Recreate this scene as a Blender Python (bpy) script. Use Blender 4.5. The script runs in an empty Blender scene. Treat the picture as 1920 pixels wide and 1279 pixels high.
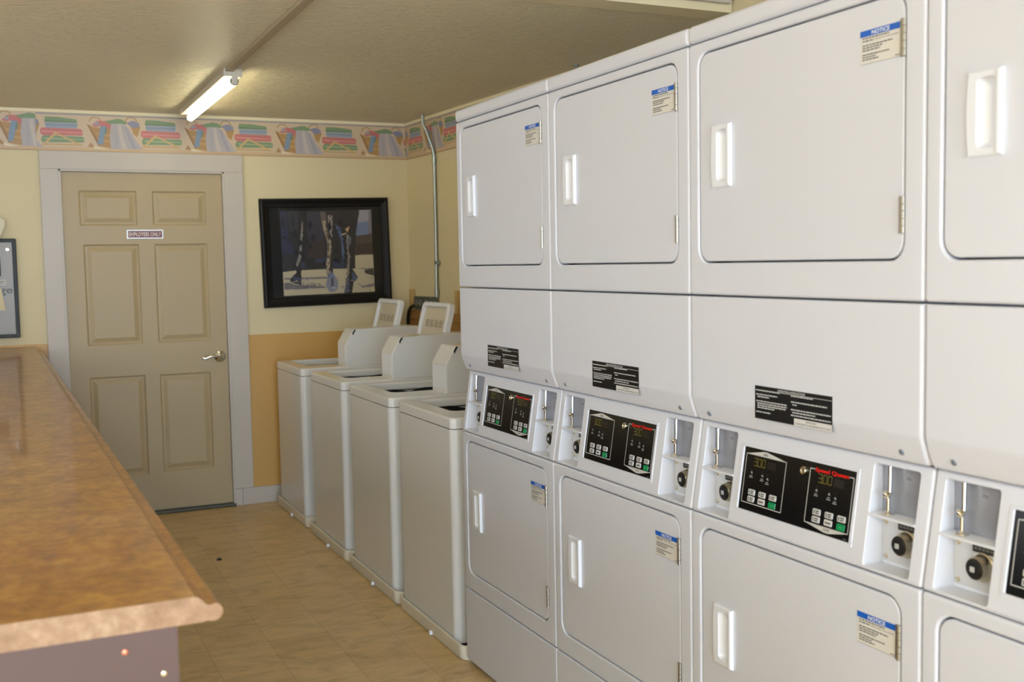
import bpy, bmesh, math, random
from mathutils import Vector, Matrix
random.seed(7)
SC = bpy.context.scene
COL = SC.collection
PI = math.pi

# ------------------------------------------------------------------ colours / materials
def lin(c):
    def f(v):
        v = v / 255.0
        return v / 12.92 if v <= 0.04045 else ((v + 0.055) / 1.055) ** 2.4
    return (f(c[0]), f(c[1]), f(c[2]), 1.0)

def new_mat(name):
    m = bpy.data.materials.new(name); m.use_nodes = True
    nt = m.node_tree
    return m, nt, nt.nodes['Principled BSDF']

def mat(name, rgb, rough=0.5, metal=0.0, coat=0.0, var=0.06, scale=6.0, bump=0.0, bscale=60.0, spec=0.5):
    m, nt, b = new_mat(name)
    c = lin(rgb)
    tc = nt.nodes.new('ShaderNodeTexCoord')
    n = nt.nodes.new('ShaderNodeTexNoise'); n.inputs['Scale'].default_value = scale; n.inputs['Detail'].default_value = 4
    nt.links.new(tc.outputs['Object'], n.inputs['Vector'])
    mx = nt.nodes.new('ShaderNodeMix'); mx.data_type = 'RGBA'
    mx.inputs[6].default_value = tuple(v * (1 - var) for v in c[:3]) + (1,)
    mx.inputs[7].default_value = tuple(min(1, v * (1 + var)) for v in c[:3]) + (1,)
    nt.links.new(n.outputs['Fac'], mx.inputs[0])
    nt.links.new(mx.outputs[2], b.inputs['Base Color'])
    b.inputs['Roughness'].default_value = rough
    b.inputs['Metallic'].default_value = metal
    b.inputs['Coat Weight'].default_value = coat
    b.inputs['Coat Roughness'].default_value = 0.08
    b.inputs['Specular IOR Level'].default_value = spec
    if bump > 0:
        n2 = nt.nodes.new('ShaderNodeTexNoise'); n2.inputs['Scale'].default_value = bscale; n2.inputs['Detail'].default_value = 3
        nt.links.new(tc.outputs['Object'], n2.inputs['Vector'])
        bp = nt.nodes.new('ShaderNodeBump'); bp.inputs['Strength'].default_value = bump; bp.inputs['Distance'].default_value = 0.004
        nt.links.new(n2.outputs['Fac'], bp.inputs['Height'])
        nt.links.new(bp.outputs['Normal'], b.inputs['Normal'])
    return m

def print_mat(name, rough=0.4, emit=0.0, coat=0.0):
    m, nt, b = new_mat(name)
    a = nt.nodes.new('ShaderNodeAttribute'); a.attribute_name = 'Col'
    nt.links.new(a.outputs['Color'], b.inputs['Base Color'])
    b.inputs['Roughness'].default_value = rough
    b.inputs['Coat Weight'].default_value = coat
    if emit:
        nt.links.new(a.outputs['Color'], b.inputs['Emission Color'])
        b.inputs['Emission Strength'].default_value = emit
    return m

def emit_mat(name, rgb, strength):
    m, nt, b = new_mat(name)
    b.inputs['Base Color'].default_value = lin(rgb)
    b.inputs['Emission Color'].default_value = lin(rgb)
    b.inputs['Emission Strength'].default_value = strength
    return m

M_WHITE = mat('white_enamel', (219, 220, 229), 0.32, var=0.01, bump=0.03, bscale=220)
M_WASH = mat('washer_enamel', (230, 228, 225), 0.16, var=0.015)
M_PLAST = mat('white_plastic', (238, 240, 248), 0.2, var=0.01)
M_PAN = mat('pan_plastic', (232, 224, 206), 0.4, var=0.03)
M_LIDIN = mat('lid_inner', (214, 204, 184), 0.5, var=0.03)
M_GREYPLATE = mat('grey_plate', (158, 160, 170), 0.35, metal=0.3, var=0.02)
M_METPLATE = mat('coin_plate', (214, 213, 212), 0.3, metal=0.25, var=0.03)
M_CHROME = mat('chrome', (225, 222, 215), 0.12, metal=1.0, var=0.02)
M_BRASS = mat('nickel_brass', (208, 198, 172), 0.2, metal=1.0, var=0.05)
M_SCREW = mat('zinc_screw', (138, 146, 158), 0.4, metal=0.5, var=0.05)
M_HINGE = mat('hinge_steel', (172, 165, 152), 0.35, metal=0.8, var=0.08, scale=60)
M_BLACK = mat('black_plastic', (12, 12, 12), 0.5, var=0.05)
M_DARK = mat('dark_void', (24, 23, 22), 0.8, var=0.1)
M_PRINT = print_mat('printed_sheet', 0.4)
M_PANELPRINT = print_mat('panel_print', 0.22)
M_LED = print_mat('led_digits', 0.3, emit=0.12)
M_GALV = mat('galvanized', (158, 165, 162), 0.32, metal=0.9, var=0.12, scale=14)
M_STEELBOX = mat('junction_steel', (112, 116, 114), 0.45, metal=0.7, var=0.15, scale=20)
M_WALL = mat('wall_cream', (222, 206, 165), 0.55, var=0.035, scale=2.2, bump=0.12, bscale=45)
M_AMBER = mat('wall_amber', (206, 158, 82), 0.4, var=0.06, scale=2.5, bump=0.1, bscale=45)
M_BLOCK = mat('block_paint', (198, 162, 104), 0.5, var=0.05)
M_WOODPAINT = mat('rail_paint', (176, 130, 74), 0.45, var=0.08, scale=5)
M_DOOR = mat('door_paint', (178, 156, 117), 0.42, var=0.02, scale=3, bump=0.03, bscale=30)
M_TRIM = mat('trim_paint', (196, 185, 174), 0.4, var=0.03, scale=4)
M_CREAMTRIM = mat('cream_trim', (238, 224, 188), 0.5, var=0.03)
M_BASE = mat('counter_base', (84, 61, 57), 0.5, var=0.1, scale=7)
M_FRAME = mat('picture_frame', (11, 6, 5), 0.5, var=0.3, scale=9, spec=0.25)
M_MAT = mat('picture_mat', (15, 15, 15), 0.6, var=0.05, spec=0.2)
M_STEEL = mat('brushed_steel', (158, 155, 153), 0.55, metal=0.45, var=0.1, scale=3)
M_TUBE = emit_mat('fluorescent_tube', (255, 246, 205), 15.0)
M_FIX = mat('fixture_white', (205, 196, 178), 0.4, var=0.03)
M_GREEN = mat('tube_cap_green', (58, 92, 52), 0.4)
M_PAPER = mat('paper_tan', (226, 208, 168), 0.7)
M_BAG = mat('white_bag', (232, 222, 200), 0.5)
M_COPPER = mat('copper', (205, 130, 100), 0.35, metal=0.8)
M_RACE = mat('raceway_paint', (176, 158, 128), 0.5)
M_THRESH = mat('threshold_metal', (70, 68, 56), 0.45, metal=0.5)
M_RUST = mat('cord_brown', (58, 32, 24), 0.6)

def ceiling_mat():
    m, nt, b = new_mat('ceiling_texture')
    tc = nt.nodes.new('ShaderNodeTexCoord')
    mp = nt.nodes.new('ShaderNodeMapping'); mp.inputs['Scale'].default_value = (11, 30, 11)
    n = nt.nodes.new('ShaderNodeTexNoise'); n.inputs['Scale'].default_value = 1.6; n.inputs['Detail'].default_value = 6; n.inputs['Roughness'].default_value = 0.62
    nt.links.new(tc.outputs['Object'], mp.inputs['Vector']); nt.links.new(mp.outputs['Vector'], n.inputs['Vector'])
    rp = nt.nodes.new('ShaderNodeValToRGB'); rp.color_ramp.elements[0].position = 0.42; rp.color_ramp.elements[1].position = 0.66
    nt.links.new(n.outputs['Fac'], rp.inputs['Fac'])
    bp = nt.nodes.new('ShaderNodeBump'); bp.inputs['Strength'].default_value = 1.0; bp.inputs['Distance'].default_value = 0.007
    nt.links.new(rp.outputs['Color'], bp.inputs['Height'])
    nt.links.new(bp.outputs['Normal'], b.inputs['Normal'])
    n2 = nt.nodes.new('ShaderNodeTexNoise'); n2.inputs['Scale'].default_value = 0.9; n2.inputs['Detail'].default_value = 2
    nt.links.new(tc.outputs['Object'], n2.inputs['Vector'])
    mx = nt.nodes.new('ShaderNodeMix'); mx.data_type = 'RGBA'
    mx.inputs[6].default_value = lin((232, 218, 182)); mx.inputs[7].default_value = lin((246, 234, 202))
    nt.links.new(n2.outputs['Fac'], mx.inputs[0]); nt.links.new(mx.outputs[2], b.inputs['Base Color'])
    b.inputs['Roughness'].default_value = 0.4
    return m
M_CEIL = ceiling_mat()

def floor_mat():
    m, nt, b = new_mat('vinyl_tile')
    tc = nt.nodes.new('ShaderNodeTexCoord')
    br = nt.nodes.new('ShaderNodeTexBrick')
    br.offset = 0.0; br.squash = 1.0
    br.inputs['Scale'].default_value = 1.0
    br.inputs['Brick Width'].default_value = 0.2315; br.inputs['Row Height'].default_value = 0.2315
    br.inputs['Mortar Size'].default_value = 0.0011; br.inputs['Mortar Smooth'].default_value = 0.3
    br.inputs['Color1'].default_value = lin((216, 188, 138)); br.inputs['Color2'].default_value = lin((208, 178, 126))
    br.inputs['Mortar'].default_value = lin((164, 134, 92))
    mp = nt.nodes.new('ShaderNodeMapping'); mp.inputs['Location'].default_value = (-0.628 + 0.2315 * 10, 0.05, 0)
    nt.links.new(tc.outputs['Object'], mp.inputs['Vector']); nt.links.new(mp.outputs['Vector'], br.inputs['Vector'])
    # marble streaks running across the aisle
    mp2 = nt.nodes.new('ShaderNodeMapping'); mp2.inputs['Scale'].default_value = (5.0, 11.0, 1); mp2.inputs['Rotation'].default_value = (0, 0, 0.28)
    nt.links.new(tc.outputs['Object'], mp2.inputs['Vector'])
    n = nt.nodes.new('ShaderNodeTexNoise'); n.inputs['Scale'].default_value = 1.0; n.inputs['Detail'].default_value = 8; n.inputs['Roughness'].default_value = 0.66; n.inputs['Distortion'].default_value = 1.2
    nt.links.new(mp2.outputs['Vector'], n.inputs['Vector'])
    rp = nt.nodes.new('ShaderNodeValToRGB')
    e = rp.color_ramp.elements
    e[0].position = 0.30; e[0].color = (0.60, 0.52, 0.42, 1)
    e[1].position = 0.52; e[1].color = (0.96, 0.95, 0.93, 1)
    e2 = rp.color_ramp.elements.new(0.68); e2.color = (1.12, 1.04, 0.98, 1)
    nt.links.new(n.outputs['Fac'], rp.inputs['Fac'])
    mx = nt.nodes.new('ShaderNodeMix'); mx.data_type = 'RGBA'; mx.blend_type = 'MULTIPLY'; mx.inputs[0].default_value = 0.75
    nt.links.new(br.outputs['Color'], mx.inputs[6]); nt.links.new(rp.outputs['Color'], mx.inputs[7])
    nt.links.new(mx.outputs[2], b.inputs['Base Color'])
    b.inputs['Roughness'].default_value = 0.38
    return m
M_FLOOR = floor_mat()

def laminate_mat(name, c1, c2, c3, rough, sc=70):
    m, nt, b = new_mat(name)
    tc = nt.nodes.new('ShaderNodeTexCoord')
    n = nt.nodes.new('ShaderNodeTexNoise'); n.inputs['Scale'].default_value = sc; n.inputs['Detail'].default_value = 5; n.inputs['Roughness'].default_value = 0.7
    n2 = nt.nodes.new('ShaderNodeTexNoise'); n2.inputs['Scale'].default_value = sc * 0.25; n2.inputs['Detail'].default_value = 3
    nt.links.new(tc.outputs['Object'], n.inputs['Vector']); nt.links.new(tc.outputs['Object'], n2.inputs['Vector'])
    rp = nt.nodes.new('ShaderNodeValToRGB'); e = rp.color_ramp.elements
    e[0].position = 0.32; e[0].color = lin(c1); e[1].position = 0.68; e[1].color = lin(c3)
    k = e.new(0.5); k.color = lin(c2)
    ad = nt.nodes.new('ShaderNodeMath'); ad.operation = 'MULTIPLY_ADD'; ad.inputs[1].default_value = 0.6
    sb = nt.nodes.new('ShaderNodeMath'); sb.operation = 'MULTIPLY'; sb.inputs[1].default_value = 0.4
    nt.links.new(n2.outputs['Fac'], sb.inputs[0]); nt.links.new(n.outputs['Fac'], ad.inputs[0]); nt.links.new(sb.outputs[0], ad.inputs[2])
    nt.links.new(ad.outputs[0], rp.inputs['Fac']); nt.links.new(rp.outputs['Color'], b.inputs['Base Color'])
    b.inputs['Roughness'].default_value = rough
    b.inputs['Coat Weight'].default_value = 0.28; b.inputs['Coat Roughness'].default_value = 0.05
    return m
M_COUNTER = laminate_mat('counter_laminate', (118, 74, 25), (160, 108, 38), (192, 142, 58), 0.34, sc=50)
M_COUNTEREND = laminate_mat('counter_end', (126, 90, 56), (152, 116, 84), (184, 154, 122), 0.5, sc=46)

# ------------------------------------------------------------------ mesh builder
class MB:
    def __init__(s):
        s.bm = bmesh.new(); s.cl = s.bm.loops.layers.float_color.new('Col'); s.c = (1, 1, 1, 1); s.mi = 0
    def color(s, rgb): s.c = lin(rgb); return s
    def face(s, pts):
        vs = [s.bm.verts.new(p) for p in pts]
        return s._f(vs)
    def _f(s, vs):
        try: f = s.bm.faces.new(vs)
        except ValueError: return None
        f.material_index = s.mi
        for l in f.loops: l[s.cl] = s.c
        return f
    def add_bm(s, t, M=None):
        mp = {}
        for v in t.verts: mp[v] = s.bm.verts.new(M(v.co) if M else v.co)
        for f in t.faces: s._f([mp[v] for v in f.verts])
        t.free()
    def box(s, x0, x1, y0, y1, z0, z1, bev=0.0, seg=2, M=None):
        t = bmesh.new(); bmesh.ops.create_cube(t, size=1)
        for v in t.verts: v.co = Vector((x0 + (v.co.x + .5) * (x1 - x0), y0 + (v.co.y + .5) * (y1 - y0), z0 + (v.co.z + .5) * (z1 - z0)))
        if bev > 0: bmesh.ops.bevel(t, geom=list(t.edges), offset=bev, segments=seg, affect='EDGES', profile=0.5)
        s.add_bm(t, M); return s
    def rings(s, loops, cap0=False, cap1=False, closed=True):
        R = [[s.bm.verts.new(p) for p in L] for L in loops]
        n = len(R[0])
        for a, b in zip(R, R[1:]):
            for i in range(n if closed else n - 1):
                j = (i + 1) % n
                s._f([a[i], a[j], b[j], b[i]])
        if cap0: s._f(list(reversed(R[0])))
        if cap1: s._f(R[-1])
        return R
    def fill(s, M, loops, d=0.0):
        t = bmesh.new(); ed = []
        for L in loops:
            vs = [t.verts.new((p[0], p[1], 0)) for p in L]
            for i in range(len(vs)): ed.append(t.edges.new((vs[i], vs[(i + 1) % len(vs)])))
        bmesh.ops.triangle_fill(t, edges=ed, use_beauty=True)
        s.add_bm(t, lambda c: M(c.x, c.y, d))
    def poly(s, M, pts, d=0.0): return s.face([M(p[0], p[1], d) for p in pts])
    def rect(s, M, a0, a1, b0, b1, d=0.0): return s.poly(M, [(a0, b0), (a1, b0), (a1, b1), (a0, b1)], d)
    def rrectf(s, M, a0, a1, b0, b1, r, d=0.0): return s.poly(M, rrect(a0, a1, b0, b1, r, 3), d)
    def disc(s, M, a, b, r, d=0.0, n=20, ry=None):
        return s.poly(M, [(a + r * math.cos(2 * PI * i / n), b + (ry or r) * math.sin(2 * PI * i / n)) for i in range(n)], d)
    def line(s, M, p, q, w, d=0.0):
        dx, dy = q[0] - p[0], q[1] - p[1]; L = math.hypot(dx, dy) or 1; nx, ny = -dy / L * w / 2, dx / L * w / 2
        return s.poly(M, [(p[0] + nx, p[1] + ny), (q[0] + nx, q[1] + ny), (q[0] - nx, q[1] - ny), (p[0] - nx, p[1] - ny)], d)
    def lathe(s, M, a, b, prof, n=24, cap0=False, cap1=True):
        s.rings([[M(a + r * math.cos(2 * PI * i / n), b + r * math.sin(2 * PI * i / n), d) for i in range(n)] for r, d in prof], cap0, cap1)
    def tube(s, path, r, n=12, cap=True, smooth=0):
        P = [Vector(p) for p in path]
        L = []; up = None
        for i, p in enumerate(P):
            t = (P[min(i + 1, len(P) - 1)] - P[max(i - 1, 0)]).normalized()
            if up is None: up = Vector((0, 0, 1)) if abs(t.z) < 0.9 else Vector((1, 0, 0))
            u = t.cross(up).normalized(); w = u.cross(t).normalized(); up = w
            L.append([p + (u * math.cos(2 * PI * k / n) + w * math.sin(2 * PI * k / n)) * r for k in range(n)])
        s.rings(L, cap, cap); return s
    def prism(s, M, pts, d0, d1):
        s.rings([[M(p[0], p[1], d0) for p in pts], [M(p[0], p[1], d1) for p in pts]], True, True); return s
    def text(s, M, body, a, b, h, width=None, d=0.0, bold=0.0, align='C'):
        tris, bb = text_polys(body, bold)
        w0, h0 = bb[2] - bb[0], bb[3] - bb[1]
        k = h / h0; kx = k if width is None else width / w0
        ox = {'C': (bb[0] + bb[2]) / 2, 'L': bb[0], 'R': bb[2]}[align]; oy = (bb[1] + bb[3]) / 2
        for t in tris: s.face([M(a + (p[0] - ox) * kx, b + (p[1] - oy) * k, d) for p in t])
    def build(s, name, mats, parent=None, smooth=True, angle=32, loc=None):
        bmesh.ops.remove_doubles(s.bm, verts=list(s.bm.verts), dist=1e-6)
        bmesh.ops.recalc_face_normals(s.bm, faces=list(s.bm.faces))
        me = bpy.data.meshes.new(name); s.bm.to_mesh(me); s.bm.free()
        if not isinstance(mats, (list, tuple)): mats = [mats]
        for m in mats: me.materials.append(m)
        if smooth:
            me.polygons.foreach_set('use_smooth', [True] * len(me.polygons))
            me.set_sharp_from_angle(angle=math.radians(angle))
        o = bpy.data.objects.new(name, me); COL.objects.link(o)
        if smooth:
            wn_ = o.modifiers.new('weighted', 'WEIGHTED_NORMAL'); wn_.mode = 'FACE_AREA'; wn_.weight = 60; wn_.keep_sharp = True
        if parent: o.parent = parent
        if loc: o.location = loc
        return o

_tc = {}
def text_polys(body, bold=0.0):
    key = (body, bold)
    if key in _tc: return _tc[key]
    cu = bpy.data.curves.new('txt', 'FONT'); cu.body = body; cu.size = 1; cu.offset = bold; cu.resolution_u = 3
    ob = bpy.data.objects.new('txt', cu); COL.objects.link(ob)
    dg = bpy.context.evaluated_depsgraph_get()
    ev = ob.evaluated_get(dg); me = ev.to_mesh()
    tr = [[tuple(me.vertices[i].co[:2]) for i in p.vertices] for p in me.polygons]
    xs = [p[0] for t in tr for p in t]; ys = [p[1] for t in tr for p in t]
    ev.to_mesh_clear(); bpy.data.objects.remove(ob); bpy.data.curves.remove(cu)
    _tc[key] = (tr, (min(xs), min(ys), max(xs), max(ys)))
    return _tc[key]

def rrect(a0, a1, b0, b1, r, n=5):
    r = max(r, 1e-4); out = []
    for cx, cy, s in ((a1 - r, b1 - r, 0), (a0 + r, b1 - r, 1), (a0 + r, b0 + r, 2), (a1 - r, b0 + r, 3)):
        for i in range(n + 1):
            th = (s + i / n) * PI / 2
            out.append((cx + r * math.cos(th), cy + r * math.sin(th)))
    return out
def rin(R, r, k, n=5):  # a rounded rect inset by k
    return rrect(R[0] + k, R[1] - k, R[2] + k, R[3] - k, r - k, n)

def plate(mb, M, R, rc, fil, depth, holes=(), d0=0.0, ns=4, back=False):
    """front plate with rounded edge; holes = (rect, corner radius, lip fillet, lip depth)"""
    lo = [rin(R, rc, fil)]
    for h in holes: lo.append(rin(h[0], h[1], -h[2], 6))
    if holes: mb.fill(M, lo, d0)
    else: mb.poly(M, lo[0], d0)
    L = []
    for i in range(ns + 1):
        th = i / ns * PI / 2
        k, d = fil * (1 - math.sin(th)), fil * (1 - math.cos(th))
        L.append([M(p[0], p[1], d0 + d) for p in rin(R, rc, k)])
    L.append([M(p[0], p[1], d0 + depth) for p in rin(R, rc, 0)])
    mb.rings(L, cap1=back)
    for H in holes:
        L = []
        for i in range(ns + 1):
            th = i / ns * PI / 2
            k, d = H[2] * (1 - math.sin(th)), H[2] * (1 - math.cos(th))
            L.append([M(p[0], p[1], d0 + d) for p in rin(H[0], H[1], -k, 6)])
        dd = H[3]
        if callable(dd): L.append([dd(p[0], p[1]) for p in rin(H[0], H[1], 0, 6)])
        else: L.append([M(p[0], p[1], d0 + dd) for p in rin(H[0], H[1], 0, 6)])
        mb.rings(L)

def tag(o, label=None, cat=None, group=None, kind=None):
    if label: o['label'] = label
    if cat: o['category'] = cat
    if group: o['group'] = group
    if kind: o['kind'] = kind
    return o
def thing(name, label, cat, loc=(0, 0, 0), rz=0, group=None):
    o = bpy.data.objects.new(name, None); COL.objects.link(o)
    o.location = loc; o.rotation_euler = (0, 0, rz); o.empty_display_size = 0.1
    return tag(o, label, cat, group)
def copy_tree(o, parent=None):
    c = o.copy(); COL.objects.link(c)
    if parent: c.parent = parent
    for ch in [x for x in bpy.data.objects if x.parent == o]: copy_tree(ch, c)
    return c
def struct(o): o['kind'] = 'structure'; return o

# ------------------------------------------------------------------ key dimensions (metres; camera above the origin, rows run along +Y)
H_CAM = 1.4558
DX = 1.4562            # plane of the dryer fronts
DY0 = 3.5384           # far edge of the dryer row
W = 0.7137             # dryer width
YB = 6.6175            # back wall
ZC = 2.362             # low ceiling
ROOM_L, ROOM_F = -2.3, -5.5
ZH = 2.8               # higher ceiling on the near side
YS = 3.3               # where the low ceiling stops
def XR(y): return 2.375 + (YB - y) * 0.052   # right wall runs slightly outwards

# ------------------------------------------------------------------ stacked dryers
def D(t, z, d): return Vector((d, W / 2 - t, z))
KS = 0.155
def DC(t, z, d): return Vector((d + KS * (z - 0.858), W / 2 - t, z))

def sticker_mesh(R):
    t0, t1, z0, z1 = R; mb = MB()
    mb.color((226, 222, 214)); mb.rect(D, t0, t1, z0, z1, -0.0006)
    mb.color((120, 118, 112))
    mb.line(D, (t0, z0), (t1, z0), 0.0006, -0.0008); mb.line(D, (t1, z0), (t1, z1), 0.0006, -0.0008)
    mb.color((22, 96, 200)); mb.rect(D, t0, t1, z1 - 0.0115, z1, -0.0009)
    mb.color((240, 244, 250)); mb.text(D, 'NOTICE', (t0 + t1) / 2 + 0.001, z1 - 0.0058, 0.0077, 0.044, -0.0012, bold=0.02)
    mb.color((98, 96, 92))
    w = t1 - t0
    rows = [(0.0145, .06, .72), (0.0195, .06, .34), (0.0275, .06, .8), (0.032, .06, .56), (0.0365, .06, .5), (0.0445, .06, .72), (0.049, .06, .40), (0.0535, .06, .46)]
    rnd = random.Random(3)
    for dz, u0, u1 in rows:
        u = u0
        while u < u1:
            L = rnd.uniform(.04, .1); e = min(u + L, u1)
            mb.rect(D, t0 + u * w, t0 + e * w, z1 - dz - 0.0011, z1 - dz + 0.0011, -0.0012); u = e + .014
    mb.text(D, 'REMOVE THE DOOR', t0 + .66 * w, z1 - 0.0195, 0.0024, .56 * w, -0.0012)
    mb.rect(D, t0 + .86 * w, t0 + .97 * w, z0 + 0.003, z0 + 0.0044, -0.0012)
    return mb

def handle_mesh(zo):
    mb = MB(); z0, z1 = 1.616 + zo, 1.755 + zo; t0, t1 = 0.088, 0.161
    # outline: left edge bowed outwards
    n = 10
    def outline(k):
        L = []
        for i in range(n + 1):
            f = i / n; z = z1 - k - f * (z1 - z0 - 2 * k)
            L.append((t0 + k + 0.004 * (2 * f - 1) ** 2, z))
        return L + [(t1 - k, z0 + k), (t1 - k, z1 - k)]
    def MH(t, z, d): return D(t, z, d)
    out0 = outline(0); out1 = outline(0.003)
    hole_r = rrect(0.110, 0.150, z0 + 0.013, z1 - 0.011, 0.012, 5)
    mb.rings([[MH(p[0], p[1], 0.006) for p in out0], [MH(p[0], p[1], -0.0015) for p in out0], [MH(p[0], p[1], -0.0038) for p in out1]])
    mb.fill(MH, [out1, hole_r], -0.0038)
    # scooped pocket, deepest under the grip bar
    def dep(t, g):
        u_ = max(0, min(1, (t - 0.110) / 0.040)); return -0.003 + g * 0.019 * (math.sin(PI * min(1, u_ * 0.95 + .02)) ** 0.9)
    L = []
    for k, g in ((0, 0.0), (0.001, 0.5), (0.003, 0.8), (0.006, 0.93), (0.010, 1.0), (0.015, 1.0)):
        L.append([MH(p[0], p[1], -0.0038 if k == 0 else dep(p[0], g)) for p in rrect(0.110 + k, 0.150 - k, z0 + 0.013 + k * 1.5, z1 - 0.011 - k * 1.5, 0.012 - k * .7, 5)])
    mb.rings(L, cap1=True)
    # grip bar on the right
    mb.box(-0.0075, 0.004, W / 2 - 0.1615, W / 2 - 0.1500, z0 + 0.001, z1 - 0.001, 0.0036, 4)
    return mb

def hinge_mesh(zc):
    mb = MB(); t = 0.6635
    for i in range(5):
        a = zc - 0.033 + i * 0.0132
        mb.tube([D(t, a + 0.0004, -0.001), D(t, a + 0.0128, -0.001)], 0.0042, 10)
    mb.box(-0.0012, 0.001, W / 2 - (t - 0.002), W / 2 - (t - 0.009), zc - 0.033, zc + 0.033)
    return mb

def make_dryer():
    root = thing('stacked_dryer', '', 'dryer', (DX, 0, 0))
    mb = MB(); mb.box(0.07, 0.78, -W / 2 + 0.002, W / 2 - 0.002, 0.012, 1.975, 0.004, 2); mb.build('cabinet', M_WHITE, root)
    mb = MB(); mb.box(-0.003, 0.78, -W / 2 + 0.0004, W / 2 - 0.0004, 1.9515, 1.992, 0.011, 4); mb.build('top_cover', M_WHITE, root)
    for nm, zr, zo in (('upper_front_panel', (1.3745, 1.9490), 0.0), ('lower_front_panel', (0.2885, 0.8565), -1.097)):
        mb = MB()
        hole = ((0.037, 0.6655, 1.447 + zo, 1.925 + zo), 0.036, 0.0055, 0.03)
        plate(mb, D, (0.0012, 0.7125, zr[0], zr[1]), 0.007, 0.0062, 0.072, [hole])
        mb.build(nm, M_WHITE, root)
        # door leaf
        mb = MB()
        plate(mb, D, (0.0408, 0.6617, 1.4508 + zo, 1.9212 + zo), 0.0325, 0.0035, 0.026, [((0.0925, 0.1585, 1.621 + zo, 1.750 + zo), 0.004, 0.0008, 0.028)], d0=0.0022)
        dr = mb.build('door', M_WHITE, root)
        handle_mesh(zo).build('handle', M_PLAST, dr)
        hinge_mesh(1.8415 + zo).build('hinge', M_HINGE, dr)
        hinge_mesh(1.529 + zo).build('hinge', M_HINGE, dr)
        st = sticker_mesh((0.5535, 0.6545, 1.8105 + zo, 1.8715 + zo)).build('notice_sticker', M_PRINT, dr, smooth=False)
        for v in st.data.vertices: v.co.x += 0.0022
        st['label'] = 'white sticker with a blue NOTICE heading'
    mb = MB(); plate(mb, D, (0.0012, 0.7125, 0.02, 0.2845), 0.006, 0.0055, 0.07); mb.build('kick_panel', M_WHITE, root)
    # service panel with the lower edge curling in
    mb = MB()
    ts = [0.0012, 0.0022, 0.004, 0.0065, 0.010, 0.7037, 0.7072, 0.7097, 0.7115, 0.7125]
    zs = [(1.3705, .006), (1.3700, .003), (1.3685, .001), (1.366, 0), (1.137, 0), (1.131, .0008), (1.124, .003), (1.1, .011), (1.081, .0175), (1.0765, .021), (1.0755, .026), (1.0755, .07)]
    def fd(t):
        e = min(t - 0.0012, 0.7125 - t); r = 0.0088
        return 0 if e >= r else r - math.sqrt(max(0, r * r - (r - e) ** 2))
    grid = []
    for z, dz in zs:
        grid.append([D(t, z + (0.010 * max(0, 1 - min(t - .0012, .7125 - t) / 0.012) if z < 1.09 else 0), dz + fd(t)) for t in ts])
    grid = [[D(0.0012, z, 0.07) if False else p for p in row] for row, (z, _) in zip(grid, zs)]
    rows = [[Vector((0.07, r[0].y, r[0].z))] + r + [Vector((0.07, r[-1].y, r[-1].z))] for r in grid]
    mb.rings(rows, closed=False)
    sp = mb.build('service_panel', M_WHITE, root, angle=50)
    for t in (0.060, 0.654):
        mb = MB(); Msc = lambda a, b, d: D(a, b, d + 0.0115 + (1.097 - b) * 0.33)
        mb.lathe(Msc, t, 1.097, [(0.0058, 0.0005), (0.0056, -0.0012), (0.0040, -0.0024), (0.0024, -0.0024), (0.0022, -0.0006)], 16)
        mb.build('screw', M_SCREW, sp)
    # operating instructions
    mb = MB(); t0, t1, z0, z1 = 0.244, 0.4845, 1.1115, 1.182
    mb.color((150, 150, 150)); mb.rect(D, t0 - .0006, t1 + .0006, z0 - .0006, z1 + .0006, -0.0004)
    mb.color((9, 9, 10)); mb.rect(D, t0, t1, z0, z1, -0.0007)
    mb.color((196, 196, 196))
    mb.line(D, (t0, z1 - 0.0084), (t1, z1 - 0.0084), 0.0009, -0.001)
    mb.text(D, 'OPERATING INSTRUCTIONS', (t0 + t1) / 2 - .002, z1 - 0.0047, 0.0048, 0.086, -0.001, bold=0.02)
    rnd = random.Random(11); w = t1 - t0
    L = [(.13, .02, .34), (.255, .02, .31), (.325, .035, .2), (.46, .02, .44), (.53, .035, .44), (.595, .035, .42), (.66, .035, .27), (.79, .02, .22),
         (.155, .49, .77), (.33, .49, .94), (.41, .51, .565), (.555, .49, .985), (.635, .51, .80), (.72, .49, .985)]
    for v, u0, u1 in L:
        z = z1 - v * (z1 - z0); u = u0
        while u < u1:
            e = min(u + rnd.uniform(.018, .05), u1); mb.rect(D, t0 + u * w, t0 + e * w, z - 0.0013, z + 0.0013, -0.001); u = e + .006
    mb.color((214, 212, 208)); mb.rect(D, 0.372, t1, z0, z0 + 0.0145, -0.0012)
    mb.color((70, 70, 70)); mb.text(D, 'IMPORTANT', 0.424, z0 + 0.0103, 0.0034, 0.032, -0.0015)
    mb.text(D, 'CLEAN LINT FILTER BEFORE EACH LOAD', 0.428, z0 + 0.0042, 0.0032, 0.104, -0.0015)
    il = mb.build('instruction_label', M_PRINT, sp, smooth=False); il['label'] = 'black label with white OPERATING INSTRUCTIONS text'
    # sloping control fascia with two coin recesses
    mb = MB(); PB = 0.052
    pocks = [(0.026, 0.1415), (0.5665, 0.681)]
    holes = [((a, b, 0.8665, 1.0615), 0.006, 0.0022, (lambda t, z: D(t, z, PB))) for a, b in pocks]
    holes.append(((0.1725, 0.5235, 0.8985, 1.0365), 0.003, 0.001, 0.004))
    plate(mb, DC, (0.0012, 0.7125, 0.8595, 1.0745), 0.006, 0.0058, 0.045, holes)
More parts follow.
